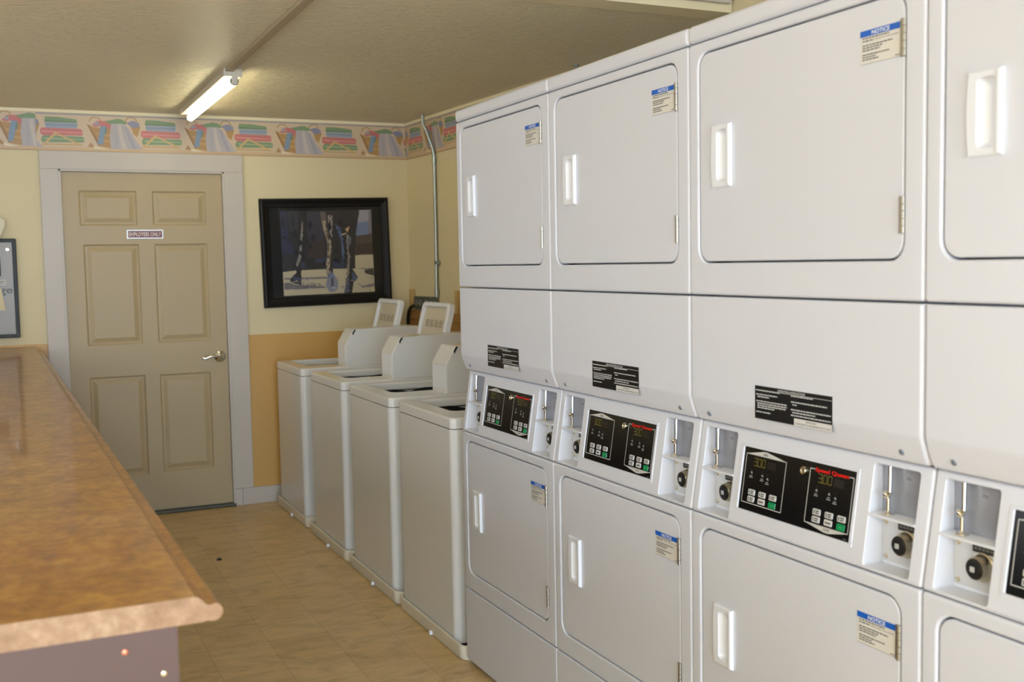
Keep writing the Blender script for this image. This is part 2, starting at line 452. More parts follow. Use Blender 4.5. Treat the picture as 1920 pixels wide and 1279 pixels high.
    # slim raised border round the display
    for a0, a1, b0, b1 in ((0.1635, 0.5325, 1.0365, 1.0435), (0.1635, 0.5325, 0.8915, 0.8985), (0.1635, 0.1715, 0.8985, 1.0365), (0.5245, 0.5325, 0.8985, 1.0365)):
        mb.rings([[DC(p[0], p[1], 0) for p in rrect(a0, a1, b0, b1, 0.0015, 2)], [DC(p[0], p[1], -0.0016) for p in rrect(a0 + .0006, a1 - .0006, b0 + .0006, b1 - .0006, 0.0015, 2)]], cap1=True)
    mb.build('control_fascia', M_WHITE, root)
    # display panel
    mb = MB(); d = 0.0012
    mb.color((10, 10, 11)); mb.rect(DC, 0.1727, 0.5233, 0.8987, 1.0363, d)
    mb.color((205, 203, 198))
    for (a0, a1, b0, b1, up) in ((0.1812, 0.3155, 0.915, 1.0218, True), (0.391, 0.517, 0.9133, 1.0228, False)):
        lw = 0.0016
        mb.line(DC, (a0, b0), (a0, b1), lw, d - .0003); mb.line(DC, (a1, b0), (a1, b1), lw, d - .0003)
        mb.line(DC, (a0, b0), (a1, b0), lw, d - .0003)
        if up:
            mb.line(DC, (a0, b1), (a1, b1), lw, d - .0003)
            mb.poly(DC, [(a0, b1), (a1, b1), ((a0 + a1) / 2 + .003, b1 + 0.0105), ((a0 + a1) / 2 - .009, b1 + 0.0105)], d - .0003)
        else:
            mb.line(DC, (a0, b1), (a0 + .014, b1), lw, d - .0003); mb.line(DC, (a1 - .013, b1), (a1, b1), lw, d - .0003)
            mb.poly(DC, [(a0, b0), (a1, b0), ((a0 + a1) / 2 + .010, b0 - 0.0105), ((a0 + a1) / 2 - .003, b0 - 0.0105)], d - .0003)
    mb.color((30, 30, 30))
    mb.text(DC, 'UPPER', 0.2455, 1.0262, 0.0044, 0.017, d - .0006); mb.text(DC, 'LOWER', 0.457, 0.9088, 0.0044, 0.018, d - .0006)
    mb.color((214, 30, 22)); mb.text(DC, 'Speed Queen', 0.4545, 1.0218, 0.0108, 0.097, d - .0007, bold=0.036)
    # program glyphs: a pointer with small captions
    mb.color((150, 150, 150))
    for a, b in ((0.2044, 0.9774), (0.242, 0.9757), (0.2605, 0.9715), (0.4156, 0.976), (0.4529, 0.9748), (0.4716, 0.970)):
        mb.poly(DC, [(a - .0035, b + .004), (a + .001, b + .0085), (a + .0045, b + .002), (a, b + .0035)], d - .0004)
        mb.rect(DC, a - .004, a + .004, b - .003, b - .0012, d - .0004); mb.rect(DC, a - .006, a + .006, b - .0066, b - .0048, d - .0004)
    mb.color((60, 60, 60))
    for a, b in ((0.2044, 0.9890), (0.242, 0.9880), (0.2605, 0.9855), (0.4156, 0.9890), (0.4529, 0.9870), (0.4716, 0.9845)): mb.disc(DC, a, b, 0.0012, d - .0004, 8)
    mb.color((110, 110, 110)); mb.rect(DC, .506, .516, .9015, .903, d - .0004)
    dp = mb.build('display_panel', M_PANELPRINT, root, smooth=False)
    # digits
    segs = {'3': 'abgcd', '0': 'abcdef'}
    for a0, b0 in ((0.2095, 0.9985), (0.4185, 0.9985)):
        mb = MB(); mb.color((104, 96, 36)); a = a0
        for i, ch in enumerate('300'):
            wd, hh, lw = 0.0098, 0.0165, 0.0014; q = segs[ch]
            P = {'a': ((a, b0 + hh), (a + wd, b0 + hh)), 'g': ((a, b0 + hh / 2), (a + wd, b0 + hh / 2)), 'd': ((a, b0), (a + wd, b0)),
                 'b': ((a + wd, b0 + hh), (a + wd, b0 + hh / 2)), 'c': ((a + wd, b0 + hh / 2), (a + wd, b0)), 'f': ((a, b0 + hh), (a, b0 + hh / 2)), 'e': ((a, b0 + hh / 2), (a, b0))}
            for k in q: mb.line(DC, P[k][0], P[k][1], lw, d - .0005)
            if i == 0: mb.disc(DC, a + wd + 0.0025, b0, 0.0012, d - .0005, 8)
            a += 0.0142
        mb.color((26, 20, 14)); mb.rect(DC, a0 + .044, a0 + .074, b0 - .001, b0 + .015, d - .0003)
        dg = mb.build('digit_readout', M_LED, dp, smooth=False)
    for ox, oz in ((0.2130, 0.9400), (0.4241, 0.9386)):
        for r in range(2):
            for c in range(3):
                mb = MB(); a, b = ox + c * 0.0359, oz - r * 0.0150
                green = (r == 1 and c == 2)
                if green: b -= 0.0012
                mb.color((22, 140, 82) if green else (206, 204, 202))
                h2 = 0.0068 if green else 0.0062
                mb.rings([[DC(p[0], p[1], d) for p in rrect(a - .0115, a + .0115, b - h2, b + h2, .0022, 3)], [DC(p[0], p[1], d - .0012) for p in rrect(a - .011, a + .011, b - h2 + .0005, b + h2 - .0005, .002, 3)]], cap1=True)
                if green:
                    mb.color((120, 190, 150)); mb.text(DC, 'START', a, b, 0.0022, 0.008, d - .0014)
                elif r == 1 and c == 1:
                    mb.color((60, 60, 60)); mb.rect(DC, a - .008, a + .008, b - .0014, b + .0014, d - .0014)
                else:
                    mb.color((84, 84, 84)); mb.rect(DC, a - .0085, a - .0055, b - .0035, b + .0035, d - .0014); mb.rect(DC, a - .003, a + .0075, b + .0008, b + .0034, d - .0014); mb.rect(DC, a - .003, a + .0065, b - .0034, b - .0008, d - .0014)
                bt = mb.build('button', M_PANELPRINT, dp)
                if green: bt['label'] = 'green start button'
    mb = MB(); mb.lathe(DC, 0.3747, 1.0156, [(0.0088, d), (0.0088, -.004), (0.0076, -.0062), (0.0052, -.0062), (0.0045, -.0045)], 24)
    mb.build('key_switch', M_BRASS, dp)
    # coin recesses
    for a, b in pocks:
        mb = MB(); mb.mi = 0
        mb.rect(D, a, b, 0.8665, 1.0615, PB)
        # shelf half way up
        zsh = 0.966
        prof = [(PB, zsh - .009), (0.0165, zsh - 0.004), (0.0145, zsh), (0.018, zsh + 0.0015), (PB, zsh + 0.0015)]
        mb.rings([[D(t, z, dd) for dd, z in prof] for t in (a + .0002, b - .0002)], True, True)
        ct = mb.build('coin_recess', M_PLAST, root)
        mb = MB(); mb.rect(D, a + .0006, b - .0006, zsh + .002, 1.0605, PB - .001)
        mb.build('coin_plate', M_GREYPLATE, ct, smooth=False)['label'] = 'grey coin entry plate'
        mb = MB(); mb.color((172, 174, 180)); ac = a + 0.068; bc = 1.040
        mb.poly(D, [(ac - .011, bc), (ac - .008, bc + .006), (ac + .008, bc + .006), (ac + .011, bc), (ac + .008, bc - .006), (ac - .008, bc - .006)], PB - .0014)
        mb.color((150, 152, 160)); mb.poly(D, [(ac - .010, bc), (ac - .0075, bc + .0052), (ac + .0075, bc + .0052), (ac + .010, bc), (ac + .0075, bc - .0052), (ac - .0075, bc - .0052)], PB - .0016)
        mb.color((70, 70, 74)); mb.text(D, '25¢', ac, bc, 0.0062, 0.011, PB - .0018)
        mb.build('coin_price_mark', M_PRINT, ct, smooth=False)
        mb = MB(); mb.rect(D, a + .002, b - .002, 0.872, zsh - 0.010, PB - .0012); mb.build('cash_box_plate', M_METPLATE, ct, smooth=False)
        mb = MB(); mb.color((18, 17, 17)); mb.rect(D, a + .042, b - .004, zsh - 0.027, zsh - 0.0125, PB - .0022)
        mb.color((110, 108, 104))
        for i in range(7): mb.rect(D, a + .046 + i * .0085, a + .0525 + i * .0085, zsh - 0.0225, zsh - 0.0175, PB - .0025)
        mb.build('nameplate', M_PRINT, ct, smooth=False)
        for zz in (zsh - 0.018, 0.881):
            mb = MB(); mb.lathe(D, a + .011, zz, [(0.0046, PB - .001), (0.0044, PB - .0032), (0.0028, PB - .0042), (0.0012, PB - .0034)], 14); mb.build('screw', M_BRASS, ct)
        lc = (a + 0.064, 0.9145)
        mb = MB()
        mb.lathe(D, lc[0], lc[1], [(0.0262, PB - .001), (0.0262, PB - .003), (0.0235, PB - .0045), (0.0222, PB - .012), (0.0205, PB - .019), (0.0185, PB - .0225), (0.0160, PB - .0225), (0.0156, PB - .020)], 28)
        lk = mb.build('lock', M_BRASS, ct)
        mb = MB(); mb.mi = 0
        mb.lathe(D, lc[0], lc[1], [(0.0158, PB - .020), (0.0156, PB - .0245), (0.0136, PB - .0255)], 24)
        mb.mi = 1; mb.box(PB - .0270, PB - .024, W / 2 - lc[0] - .003, W / 2 - lc[0] + .006, lc[1] - .005, lc[1] + .0045, .0008)
        mb.build('lock_core', [M_BLACK, M_METPLATE], ct)
        # coin return lever
        tl = a + 0.034; dl = PB - 0.020
        mb = MB()
        mb.lathe(lambda p, q, r: Vector((dl + q, W / 2 - tl + p, r)), 0, 0, [(0.0125, zsh + .002), (0.0135, zsh + .0035), (0.0125, zsh + .0052), (0.006, zsh + .0065), (0.0042, zsh + .009)], 20, cap0=True)
        mb.tube([(dl, W / 2 - tl, zsh + .005), (dl, W / 2 - tl - .0004, zsh + .034)], 0.0039, 12)
        mb.tube([(dl, W / 2 - tl + .007, zsh + .0395), (dl, W / 2 - tl + .003, zsh + .041), (dl - .002, W / 2 - tl - .004, zsh + .0425), (dl - .002, W / 2 - tl - .0075, zsh + .046)], 0.0045, 10)
        t_ = bmesh.new(); bmesh.ops.create_uvsphere(t_, u_segments=14, v_segments=10, radius=0.0082)
        mb.add_bm(t_, lambda c: c + Vector((dl, W / 2 - tl + .003, zsh + .040)))
        mb.tube([(dl - .001, W / 2 - tl - .005, zsh + .046), (dl + .002, W / 2 - tl - .003, zsh + .0945)], 0.0042, 12)
        mb.build('coin_return_lever', M_CHROME, ct)
    return root

dryer = make_dryer()
dlabels = ['white stacked coin dryer at the far end of the row, next to the washers',
           'second white stacked dryer from the washers, with sharp black control panel',
           'third white stacked dryer from the washers, whole control panel reading Speed Queen',
           'white stacked coin dryer at the near end, cut off by the picture edge']
for k in range(4):
    o = dryer if k == 0 else copy_tree(dryer)
    o.location = (DX, DY0 - (k + .5) * W, 0)
    tag(o, dlabels[k], 'dryer', 'white stacked coin dryers in a row')

# ------------------------------------------------------------------ washers in drain pans
WW, WD = 0.600, 0.71
def TOP(a, b, d): return Vector((a, b, 0.886 - d))
def make_washer():
    root = thing('washing_machine', '', 'washing machine')
    R = (0, WD, -WW / 2, WW / 2)
    mb = MB(); L = rrect(*R, 0.028, 6)
    mb.rings([[Vector((p[0], p[1], z)) for p in L] for z in (0.032, 0.8425)], cap0=True)
    mb.build('cabinet', M_WASH, root)
    for i, (x, y) in enumerate(((.05, -.25), (.05, .25), (.66, -.25), (.66, .25))):
        mb = MB(); mb.tube([(x, y, 0.0085), (x, y, 0.034)], 0.018, 12); mb.build('foot', M_BLACK, root)
    mb = MB(); y0 = -WW / 2
    hole = ((0.085, 0.525, y0 + 0.19, y0 + 0.575), 0.03, 0.010, 0.034)
    plate(mb, TOP, R, 0.022, 0.009, 0.0405, [hole]); mb.build('top_deck', M_WASH, root)
    mb = MB(); cx, cy = 0.305, y0 + 0.335
    MV = lambda a, b, d: Vector((a, b, d))
    mb.lathe(MV, cx, cy, [(0.285, 0.8518), (0.27, 0.846), (0.25, 0.80), (0.24, 0.74), (0.24, 0.42), (0.06, 0.40)], 32); tb = mb.build('tub', M_DARK, root)  # tub coloured near-black to paint in the shade below the opening
    mb = MB(); mb.lathe(MV, cx, cy, [(0.10, 0.405), (0.05, 0.45), (0.035, 0.62), (0.03, 0.72), (0.01, 0.73)], 20); mb.build('agitator', M_PLAST, tb)
    # coin box on the user's right hand side
    prof = [(0.265, 0.8865), (0.265, 1.014), (0.312, 1.094), (0.70, 1.099), (0.70, 0.8865)]
    mb = MB(); ya, yb = y0 + 0.004, y0 + 0.172
    MX = lambda a, b, d: Vector((a, d, b))
    pin = [(0.269, 0.8865), (0.269, 1.013), (0.315, 1.092), (0.6985, 1.0965), (0.6985, 0.8865)]
    mb.rings([[MX(p[0], p[1], ya) for p in pin], [MX(p[0], p[1], ya + .003) for p in prof], [MX(p[0], p[1], yb - .003) for p in prof], [MX(p[0], p[1], yb) for p in pin]], True, True)
    cb = mb.build('coin_box', M_WASH, root, smooth=False)
    # flat dark patch painting in the shaded gap beside the sloping face
    mb = MB(); mb.face([MX(0.3035, 1.0730, ya - .0008), MX(0.3150, 1.0925, ya - .0008), MX(0.326, 1.0925, ya - .0008), MX(0.3075, 1.0590, ya - .0008)])
    mb.build('dark_gap_patch', M_DARK, cb, smooth=False)
    mb = MB(); mb.box(0.2632, 0.268, ya + .012, yb - .012, 0.905, 1.005, .001); mb.build('coin_box_front', M_PLAST, cb)
    # lid standing open, leaning back
    th = math.atan(0.255); xh = 0.562; zh = 0.890
    def LID(a, b, d):
        return Vector((xh + b * math.sin(th) + d * math.cos(th), y0 + 0.383 - a, zh + b * math.cos(th) - d * math.sin(th)))
    mb = MB()
    plate(mb, LID, (-0.205, 0.205, 0, 0.372), 0.035, 0.009, 0.034, [((-0.172, 0.172, 0.028, 0.345), 0.02, 0.007, 0.016)], back=True)
    ld = mb.build('lid', M_PLAST, root)
    mb = MB(); mb.poly(LID, rrect(-0.173, 0.173, 0.027, 0.346, 0.02), 0.0155); mb.build('lid_lining', M_LIDIN, ld)['label'] = 'beige recessed lid lining'
    mb = MB(); rnd = random.Random(5); mb.color((150, 136, 118))
    for i in range(4):
        a = -0.125 + i * 0.068
        mb.rect(LID, a, a + .012, .235, .275, 0.0148)
        for j in range(4): mb.rect(LID, a + .017, a + .017 + rnd.uniform(.018, .038), .236 + j * .0105, .242 + j * .0105, 0.0148)
    mb.build('lid_instructions', M_PRINT, ld, smooth=False)
    for a in (-0.192, 0.192):
        mb = MB(); mb.lathe(LID, a, 0.165, [(0.008, 0.001), (0.008, -0.008), (0.005, -0.010)], 14); mb.build('lid_bumper', M_BLACK, ld)
    for a in (-0.16, 0.16):
        mb = MB(); mb.tube([(xh + .012, y0 + .383 + a - .02, zh - .002), (xh + .012, y0 + .383 + a + .02, zh - .002)], 0.006, 10); mb.build('lid_hinge', M_CHROME, ld)
    return root

def make_pan():
    R = (0, 0.775, -0.3675, 0.3675)
    mb = MB(); L = []
    for k, z in ((0.010, 0.0), (0.004, 0.004), (0.001, 0.02), (0.0, 0.048), (0.0015, 0.054), (0.006, 0.0565), (0.0105, 0.054), (0.0118, 0.048), (0.0122, 0.012), (0.018, 0.0085)):
        L.append([Vector((p[0], p[1], z)) for p in rin(R, 0.05, k, 8)])
    mb.rings(L, cap0=True, cap1=True)
    o = mb.build('drain_pan', M_PAN)
    mb = MB(); mb.lathe(lambda a, b, d: Vector((d, a, b)), -0.03, 0.0095, [(0.009, 0.004), (0.009, -0.006), (0.007, -0.008), (0.003, -0.008)], 16); mb.build('drain_plug', M_PLAST, o)
    return o
washer = make_washer(); pan = make_pan()
wn = [5.895, 5.09, 4.365, 3.655]; pn = [5.815, 5.035, 4.283, 3.543]
wl = ['white top-load washer at the back wall, lid open, farthest from the dryers',
      'second white washer from the back wall, open lid seen against the right wall',
      'third white washer from the back wall, its lid hidden by the dryers',
      'white top-load washer standing right beside the first stacked dryer']
pl = ['white drain pan under the washer at the back wall', 'drain pan under the second washer from the back wall',
      'drain pan under the third washer from the back wall', 'drain pan under the washer beside the first dryer']
for k in range(4):
    o = washer if k == 0 else copy_tree(washer)
    o.location = (1.462, wn[k] + WW / 2, 0); tag(o, wl[k], 'washing machine', 'coin washers along the right wall')
    p = pan if k == 0 else copy_tree(pan)
    p.location = (1.446, pn[k] + 0.3675, 0); tag(p, pl[k], 'drain pan', 'drain pans under the washers')

# ------------------------------------------------------------------ counters
def edge_x(y): return 0.205 - 0.0144 * (y - 1.42)
def make_counter(y0, y1, name, label, screws):
    root = thing(name, label, 'counter', (edge_x(y0), y0, 0))
    ang = 0.0144
    top = 1.033
    prof = [(-0.72, 0.9985), (-0.72, top), (-0.006, top), (-0.002, top - .0008), (0.003, top - .0045), (0.009, top - .011), (0.013, top - .013)]
    for i in range(17):
        th = PI * 0.42 - i / 16 * PI * 0.95
        prof.append((0.0185 + 0.0118 * math.cos(th), top - .0232 + 0.0118 * math.sin(th)))
    prof += [(0.010, top - .033), (0.006, top - .0345), (0.0, 0.9985)]
    L = y1 - y0
    mb = MB()
    MXZ = lambda a, b, d: Vector((a - ang * d, d, b))
    lo = [[MXZ(p[0], p[1], d) for p in prof] for d in (0, L)]
    R = mb.rings(lo)
    mb.mi = 1; mb._f(list(reversed(R[0]))); mb._f(R[1])
    mb.build('worktop', [M_COUNTER, M_COUNTEREND], root, angle=40)
    mb = MB()
    t = bmesh.new(); bmesh.ops.create_cube(t, size=1)
    for v in t.verts: v.co = Vector((-0.68 + (v.co.x + .5) * (0.68 - 0.027), 0.004 + (v.co.y + .5) * (L - 0.008), (v.co.z + .5) * 0.9982))
    mb.add_bm(t, lambda c: Vector((c.x - ang * c.y, c.y, c.z)))
    bs = mb.build('base', M_BASE, root, smooth=False)
    for x, z, m in screws:
        mb = MB(); mb.lathe(lambda a, b, d: Vector((a, d, b)), x, z, [(0.004, 0.004), (0.0038, 0.002), (0.0022, 0.0012)], 12); mb.build('screw', m, bs)
    return root
make_counter(1.405, 4.0, 'counter', 'near brown laminate counter with pale cut end on a mauve base', [(-0.092, 0.974, M_COPPER), (-0.046, 0.938, M_BRASS)])
make_counter(4.003, YB - 0.004, 'counter', 'far section of brown laminate counter, reaching the back wall beyond the seam', [])

# ------------------------------------------------------------------ room shell
MB_ = MB
mb = MB(); mb.box(ROOM_L, 2.9, ROOM_F, YB + .1, -0.06, 0.0); struct(mb.build('floor', M_FLOOR, smooth=False))
mb = MB(); mb.box(ROOM_L, 2.62, YS, YB + .1, ZC, ZC + .08); struct(mb.build('ceiling', M_CEIL, smooth=False))
mb = MB(); mb.box(ROOM_L, 2.9, ROOM_F - .1, YS + .12, ZH, ZH + .08); struct(mb.build('ceiling', M_CEIL, smooth=False))
mb = MB(); mb.box(ROOM_L, 2.62, YS - .012, YS + .1, ZC - 0.004, ZH); struct(mb.build('trim_1', M_CREAMTRIM, smooth=False))
mb = MB(); mb.box(ROOM_L, 2.445, YS - .034, YS - .0125, ZC + 0.024, ZC + .16, .003); struct(mb.build('trim_2', M_TRIM))
# back wall, with a door opening
BW = lambda a, b, d: Vector((a, YB + d, b))
DL, DR, DT = 0.293, 1.210, 2.030
mb = MB()
ZS = 1.045
mb.mi = 0
for a0, a1, b0, b1, mi in ((ROOM_L, DL, ZS, ZH, 0), (DL, DR, DT, ZH, 0), (DR, 2.42, ZS, ZH, 0), (ROOM_L, DL, 0, ZS, 1), (DR, 2.42, 0, ZS, 1)):
    mb.mi = mi; mb.box(a0, a1, YB, YB + .12, b0, b1)
struct(mb.build('wall_back', [M_WALL, M_AMBER], smooth=False))
# right wall, cream above and amber below
mb = MB()
for z0, z1, mi in ((0, ZS + .03, 1), (ZS + .03, ZH, 0)):
    mb.mi = mi
    q = [(XR(YB + .1), YB + .1), (XR(YS), YS), (2.46, YS - .02), (2.46, ROOM_F), (2.9, ROOM_F), (2.9, YB + .1)]
    mb.rings([[Vector((x, y, z)) for x, y in q] for z in (z0, z1)], True, True)
struct(mb.build('wall_right', [M_WALL, M_AMBER], smooth=False))
# left and front walls with window openings
mb = MB(); ML = lambda a, b, d: Vector((ROOM_L - d, a, b))
plate(mb, ML, (ROOM_F, YB + .1, 0, ZH), 0.001, 0.0005, 0.12, [((0.7, 4.3, 0.9, 2.15), 0.002, 0.001, 0.12), ((-3.9, -1.9, 0.1, 2.15), 0.002, 0.001, 0.12)], ns=1)  # low second opening is added for fill light on the dryers
struct(mb.build('wall_left', M_WALL, smooth=False))
mb = MB(); MF = lambda a, b, d: Vector((a, ROOM_F - d, b))
plate(mb, MF, (ROOM_L, 2.9, 0, ZH), 0.001, 0.0005, 0.12, [((-1.9, 1.9, 0.12, 2.25), 0.002, 0.001, 0.12)], ns=1)
struct(mb.build('wall_front', M_WALL, smooth=False))
def window(n, M, R, divs):
    a0, a1, b0, b1 = R
    mb = MB(); f = 0.05
    def bar(p0, p1, q0, q1): mb.rings([[M(a, b, 0.03) for a, b in ((p0, q0), (p1, q0), (p1, q1), (p0, q1))], [M(a, b, 0.09) for a, b in ((p0, q0), (p1, q0), (p1, q1), (p0, q1))]], True, True)
    bar(a0, a1, b0, b0 + f); bar(a0, a1, b1 - f, b1); bar(a0, a0 + f, b0 + f, b1 - f); bar(a1 - f, a1, b0 + f, b1 - f)
    for i in range(1, divs): x = a0 + (a1 - a0) * i / divs; bar(x - .02, x + .02, b0 + f, b1 - f)
    struct(mb.build('window_%d' % n, M_TRIM, smooth=False))
window(1, ML, (0.7, 4.3, 0.9, 2.15), 2); window(3, ML, (-3.9, -1.9, 0.1, 2.15), 2); window(2, MF, (-1.9, 1.9, 0.12, 2.25), 3)  # the low left frame belongs to the added fill opening

# wallpaper border: painted shapes on one strip
def border_pattern(mb, M, a_start, a_end, z0, z1, off, dsc=1.0):
    per = 0.537; h = z1 - z0
    base = (208, 184, 154)
    mb.color(base); mb.rect(M, a_start, a_end, z0, z1, 0.0)
    mb.color((140, 140, 152)); mb.rect(M, a_start, a_end, z1 - .045 * h, z1 - .015 * h, -0.0004)
    mb.color((206, 174, 132)); mb.rect(M, a_start, a_end, z0 + .02 * h, z0 + .10 * h, -0.0003)
    mb.color((160, 124, 92)); mb.rect(M, a_start, a_end, z0, z0 + .02 * h, -0.0004)
    br, bl, pk, gr, wh = (178, 136, 78), (126, 146, 168), (196, 112, 108), (122, 146, 104), (176, 168, 170)
    S = [(br, [(0, .74), (.06, .66), (.24, .62), (.245, .1), (.11, .15)]),
         ((150, 108, 58), [(.0, .74), (.03, .69), (.125, .2), (.11, .15)]),
         ((196, 156, 96), [(.09, .5), (.24, .46), (.24, .42), (.095, .46)]), ((196, 156, 96), [(.10, .34), (.24, .30), (.24, .26), (.105, .3)]),
         (br, [(.44, .72), (.545, .7), (.505, .42), (.47, .5)]),
         (pk, [(.05, .70), (.10, .82), (.2, .83), (.26, .70), (.25, .58), (.15, .70), (.09, .66)]),
         ((150, 160, 168), [(.07, .74), (.1, .8), (.13, .76), (.1, .7)]),
         (gr, [(.18, .82), (.25, .86), (.31, .9), (.36, .88), (.42, .78), (.34, .72), (.24, .74)]),
         ((134, 134, 158), [(.40, .8), (.47, .86), (.53, .80), (.535, .7), (.46, .66)]),
         (bl, [(.14, .70), (.2, .68), (.18, .5), (.155, .2), (.10, .2), (.115, .42)]),
         ((104, 130, 120), [(.185, .66), (.205, .64), (.19, .46), (.175, .48)]),
         (wh, [(.245, .76), (.36, .77), (.42, .66), (.48, .38), (.56, .09), (.235, .09), (.225, .42)]),
         ((196, 184, 174), [(.31, .74), (.345, .74), (.36, .4), (.40, .1), (.345, .1), (.325, .42)]),
         ((160, 156, 168), [(.37, .74), (.40, .68), (.44, .42), (.50, .1), (.455, .1), (.405, .45)]),
         ((168, 162, 168), [(.285, .6), (.3, .6), (.31, .1), (.27, .1)]),
         (gr, [(.59, .80), (.60, .89), (.72, .89), (.9, .84), (.912, .75), (.59, .75)]),
         ((100, 126, 88), [(.6, .80), (.9, .77), (.91, .75), (.59, .75)]),
         ((150, 158, 176), [(.595, .745), (.91, .745), (.91, .69), (.595, .69)]), ((118, 130, 146), [(.595, .69), (.91, .69), (.91, .67), (.595, .67)]),
         ((150, 158, 176), [(.6, .67), (.905, .67), (.905, .60), (.6, .60)]),
         (pk, [(.545, .56), (.56, .60), (.94, .59), (.955, .54), (.955, .42), (.57, .40), (.545, .46)]),
         ((222, 150, 140), [(.56, .52), (.95, .50), (.95, .475), (.56, .49)]),
         (gr, [(.55, .30), (.57, .4), (.95, .39), (.975, .34), (.965, .24), (.56, .22)]),
         ((168, 182, 146), [(.58, .34), (.97, .32), (.97, .30), (.58, .31)]),
         ((206, 170, 112), [(.55, .14), (.575, .14), (.71, .46), (.69, .5)]), ((206, 170, 112), [(.69, .5), (.70, .44), (.93, .14), (.96, .16)]),
         ((196, 160, 106), [(.56, .19), (.95, .19), (.95, .155), (.56, .155)]),
         ((176, 132, 84), [(.005, .12), (.03, .25), (.05, .2), (.08, .12)]), ((226, 210, 180), [(.06, .16), (.13, .12), (.2, .08), (.07, .08)])]
    def clip(poly, lo, hi):
        for lim, sg in ((lo, 1), (hi, -1)):
            out = []
            for i in range(len(poly)):
                p, q = poly[i], poly[(i + 1) % len(poly)]
                ip, iq = sg * (p[0] - lim) >= 0, sg * (q[0] - lim) >= 0
                if ip: out.append(p)
                if ip != iq:
                    f = (lim - p[0]) / (q[0] - p[0]); out.append((lim, p[1] + f * (q[1] - p[1])))
            poly = out
            if len(poly) < 3: return None
        return poly
    k0 = math.floor((a_start - off) / per) - 1
    for k in range(k0, k0 + int((a_end - a_start) / per) + 4):
        o = off + k * per
        for hx, hv, hr in ((.085, .80, .05), (.45, .83, .05)):
            for i in range(10):
                t0, t1 = i / 10 * PI, (i + 1) / 10 * PI
                q = clip([(o + per * (hx + r * math.cos(t)), z0 + h * (hv + 2.1 * r * math.sin(t))) for r, t in ((hr, t0), (hr + .012, t0), (hr + .012, t1), (hr, t1))], a_start, a_end)
                if q: mb.color((172, 134, 82)); mb.poly(M, q, -0.0004)
        for j, (c, P) in enumerate(S):
            q = clip([(o + per * u, z0 + h * v) for u, v in P], a_start, a_end)
            if q: mb.color(c); mb.poly(M, q, -0.0006 - 0.00005 * j)
BK = lambda a, b, d: Vector((a, YB - 0.002 + d, b))
mb = MB(); border_pattern(mb, BK, 0.190, 2.372, 2.131, 2.345, 0.455); struct(mb.build('trim_3', M_PRINT, smooth=False))
mb = MB(); border_pattern(mb, lambda a, b, d: BK(a, b, d - .003), ROOM_L + .01, 0.1895, 2.133, 2.362, -0.01); struct(mb.build('trim_4', M_PRINT, smooth=False))
BR_ = lambda a, b, d: Vector((XR(YB - a) - 0.004 + d, YB - a, b))
mb = MB(); border_pattern(mb, BR_, 0.003, 3.2, 2.131, 2.345, -0.24); struct(mb.build('trim_5', M_PRINT, smooth=False))
mb = MB(); mb.box(ROOM_L + .01, 2.372, YB - .012, YB - .0005, 2.345, ZC - .0005); struct(mb.build('trim_6', M_CREAMTRIM, smooth=False))
mb = MB(); mb.rings([[Vector((XR(y) + e, y, z)) for e, z in ((-.012, 2.345), (.0, 2.345), (.0, ZC - .0005), (-.012, ZC - .0005))] for y in (YB - .013, YS + .11)], True, True); struct(mb.build('trim_7', M_CREAMTRIM, smooth=False))

# door: casing, slab with six moulded panels, lever handle
mb = MB(); yf = YB - 0.022
mb.box(0.197, DL, yf, YB - .0005, 0.0, DT, .002); mb.box(DR, 1.3205, yf, YB - .0005, 0.105, DT, .002); mb.box(0.197, 1.3205, yf - .002, YB - .0005, DT, 2.131, .002)
mb.box(DR, 1.252, yf, YB - .0005, 0.0, 0.104, .002)
struct(mb.build('trim_8', M_TRIM))
mb = MB()   # jamb and stop
for a0, a1, b0, b1 in ((DL - .001, DL + .012, 0, DT), (DR - .012, DR + .001, 0, DT), (DL, DR, DT - .012, DT + .001)): mb.box(a0, a1, YB - .019, YB + .10, b0, b1, .001)
struct(mb.build('trim_9', M_TRIM))
dr = None
mb = MB(); MD = lambda a, b, d: Vector((a, YB + 0.004 + d, b))
pan_r = [(.395, .708, 1.712, 1.912), (.795, 1.100, 1.712, 1.912), (.408, .711, 1.020, 1.604), (.797, 1.100, 1.022, 1.604), (.408, .716, .245, .836), (.797, 1.092, .250, .832)]
SR = (DL + .014, DR - .014, 0.022, DT - .014)
mb.fill(MD, [rrect(*SR, 0.001, 5)] + [rrect(*p, 0.001, 5) for p in pan_r], 0)
mb.rings([[MD(p[0], p[1], d) for p in rrect(*SR, 0.001, 5)] for d in (0, 0.04)], cap1=True)
for p in pan_r:
    L = []
    for k, d in ((0, 0), (.004, .005), (.010, .0085), (.018, .0085), (.024, .0065), (.040, .0018), (.044, .0014)): L.append([MD(q[0], q[1], d) for q in rrect(p[0] + k, p[1] - k, p[2] + k, p[3] - k, .001, 5)])
    mb.rings(L, cap1=True)
door = struct(mb.build('door_1', M_DOOR, angle=20))
mb = MB(); hx, hz = 1.150, 0.922
mb.lathe(MD, hx, hz, [(0.034, 0.001), (0.034, -.006), (0.028, -.012), (0.013, -.016), (0.011, -.045), (0.006, -.05)], 28)
pts = [(hx + .004, -.046, hz), (hx - .02, -.050, hz + .004), (hx - .045, -.050, hz + .007), (hx - .07, -.049, hz + .003), (hx - .09, -.048, hz - .004), (hx - .103, -.046, hz - .004), (hx - .108, -.045, hz + .001)]
mb.tube([MD(x, z, d) for x, d, z in pts], 0.0075, 12)
hd = mb.build('handle', M_CHROME, door); hd['label'] = 'satin nickel lever handle'
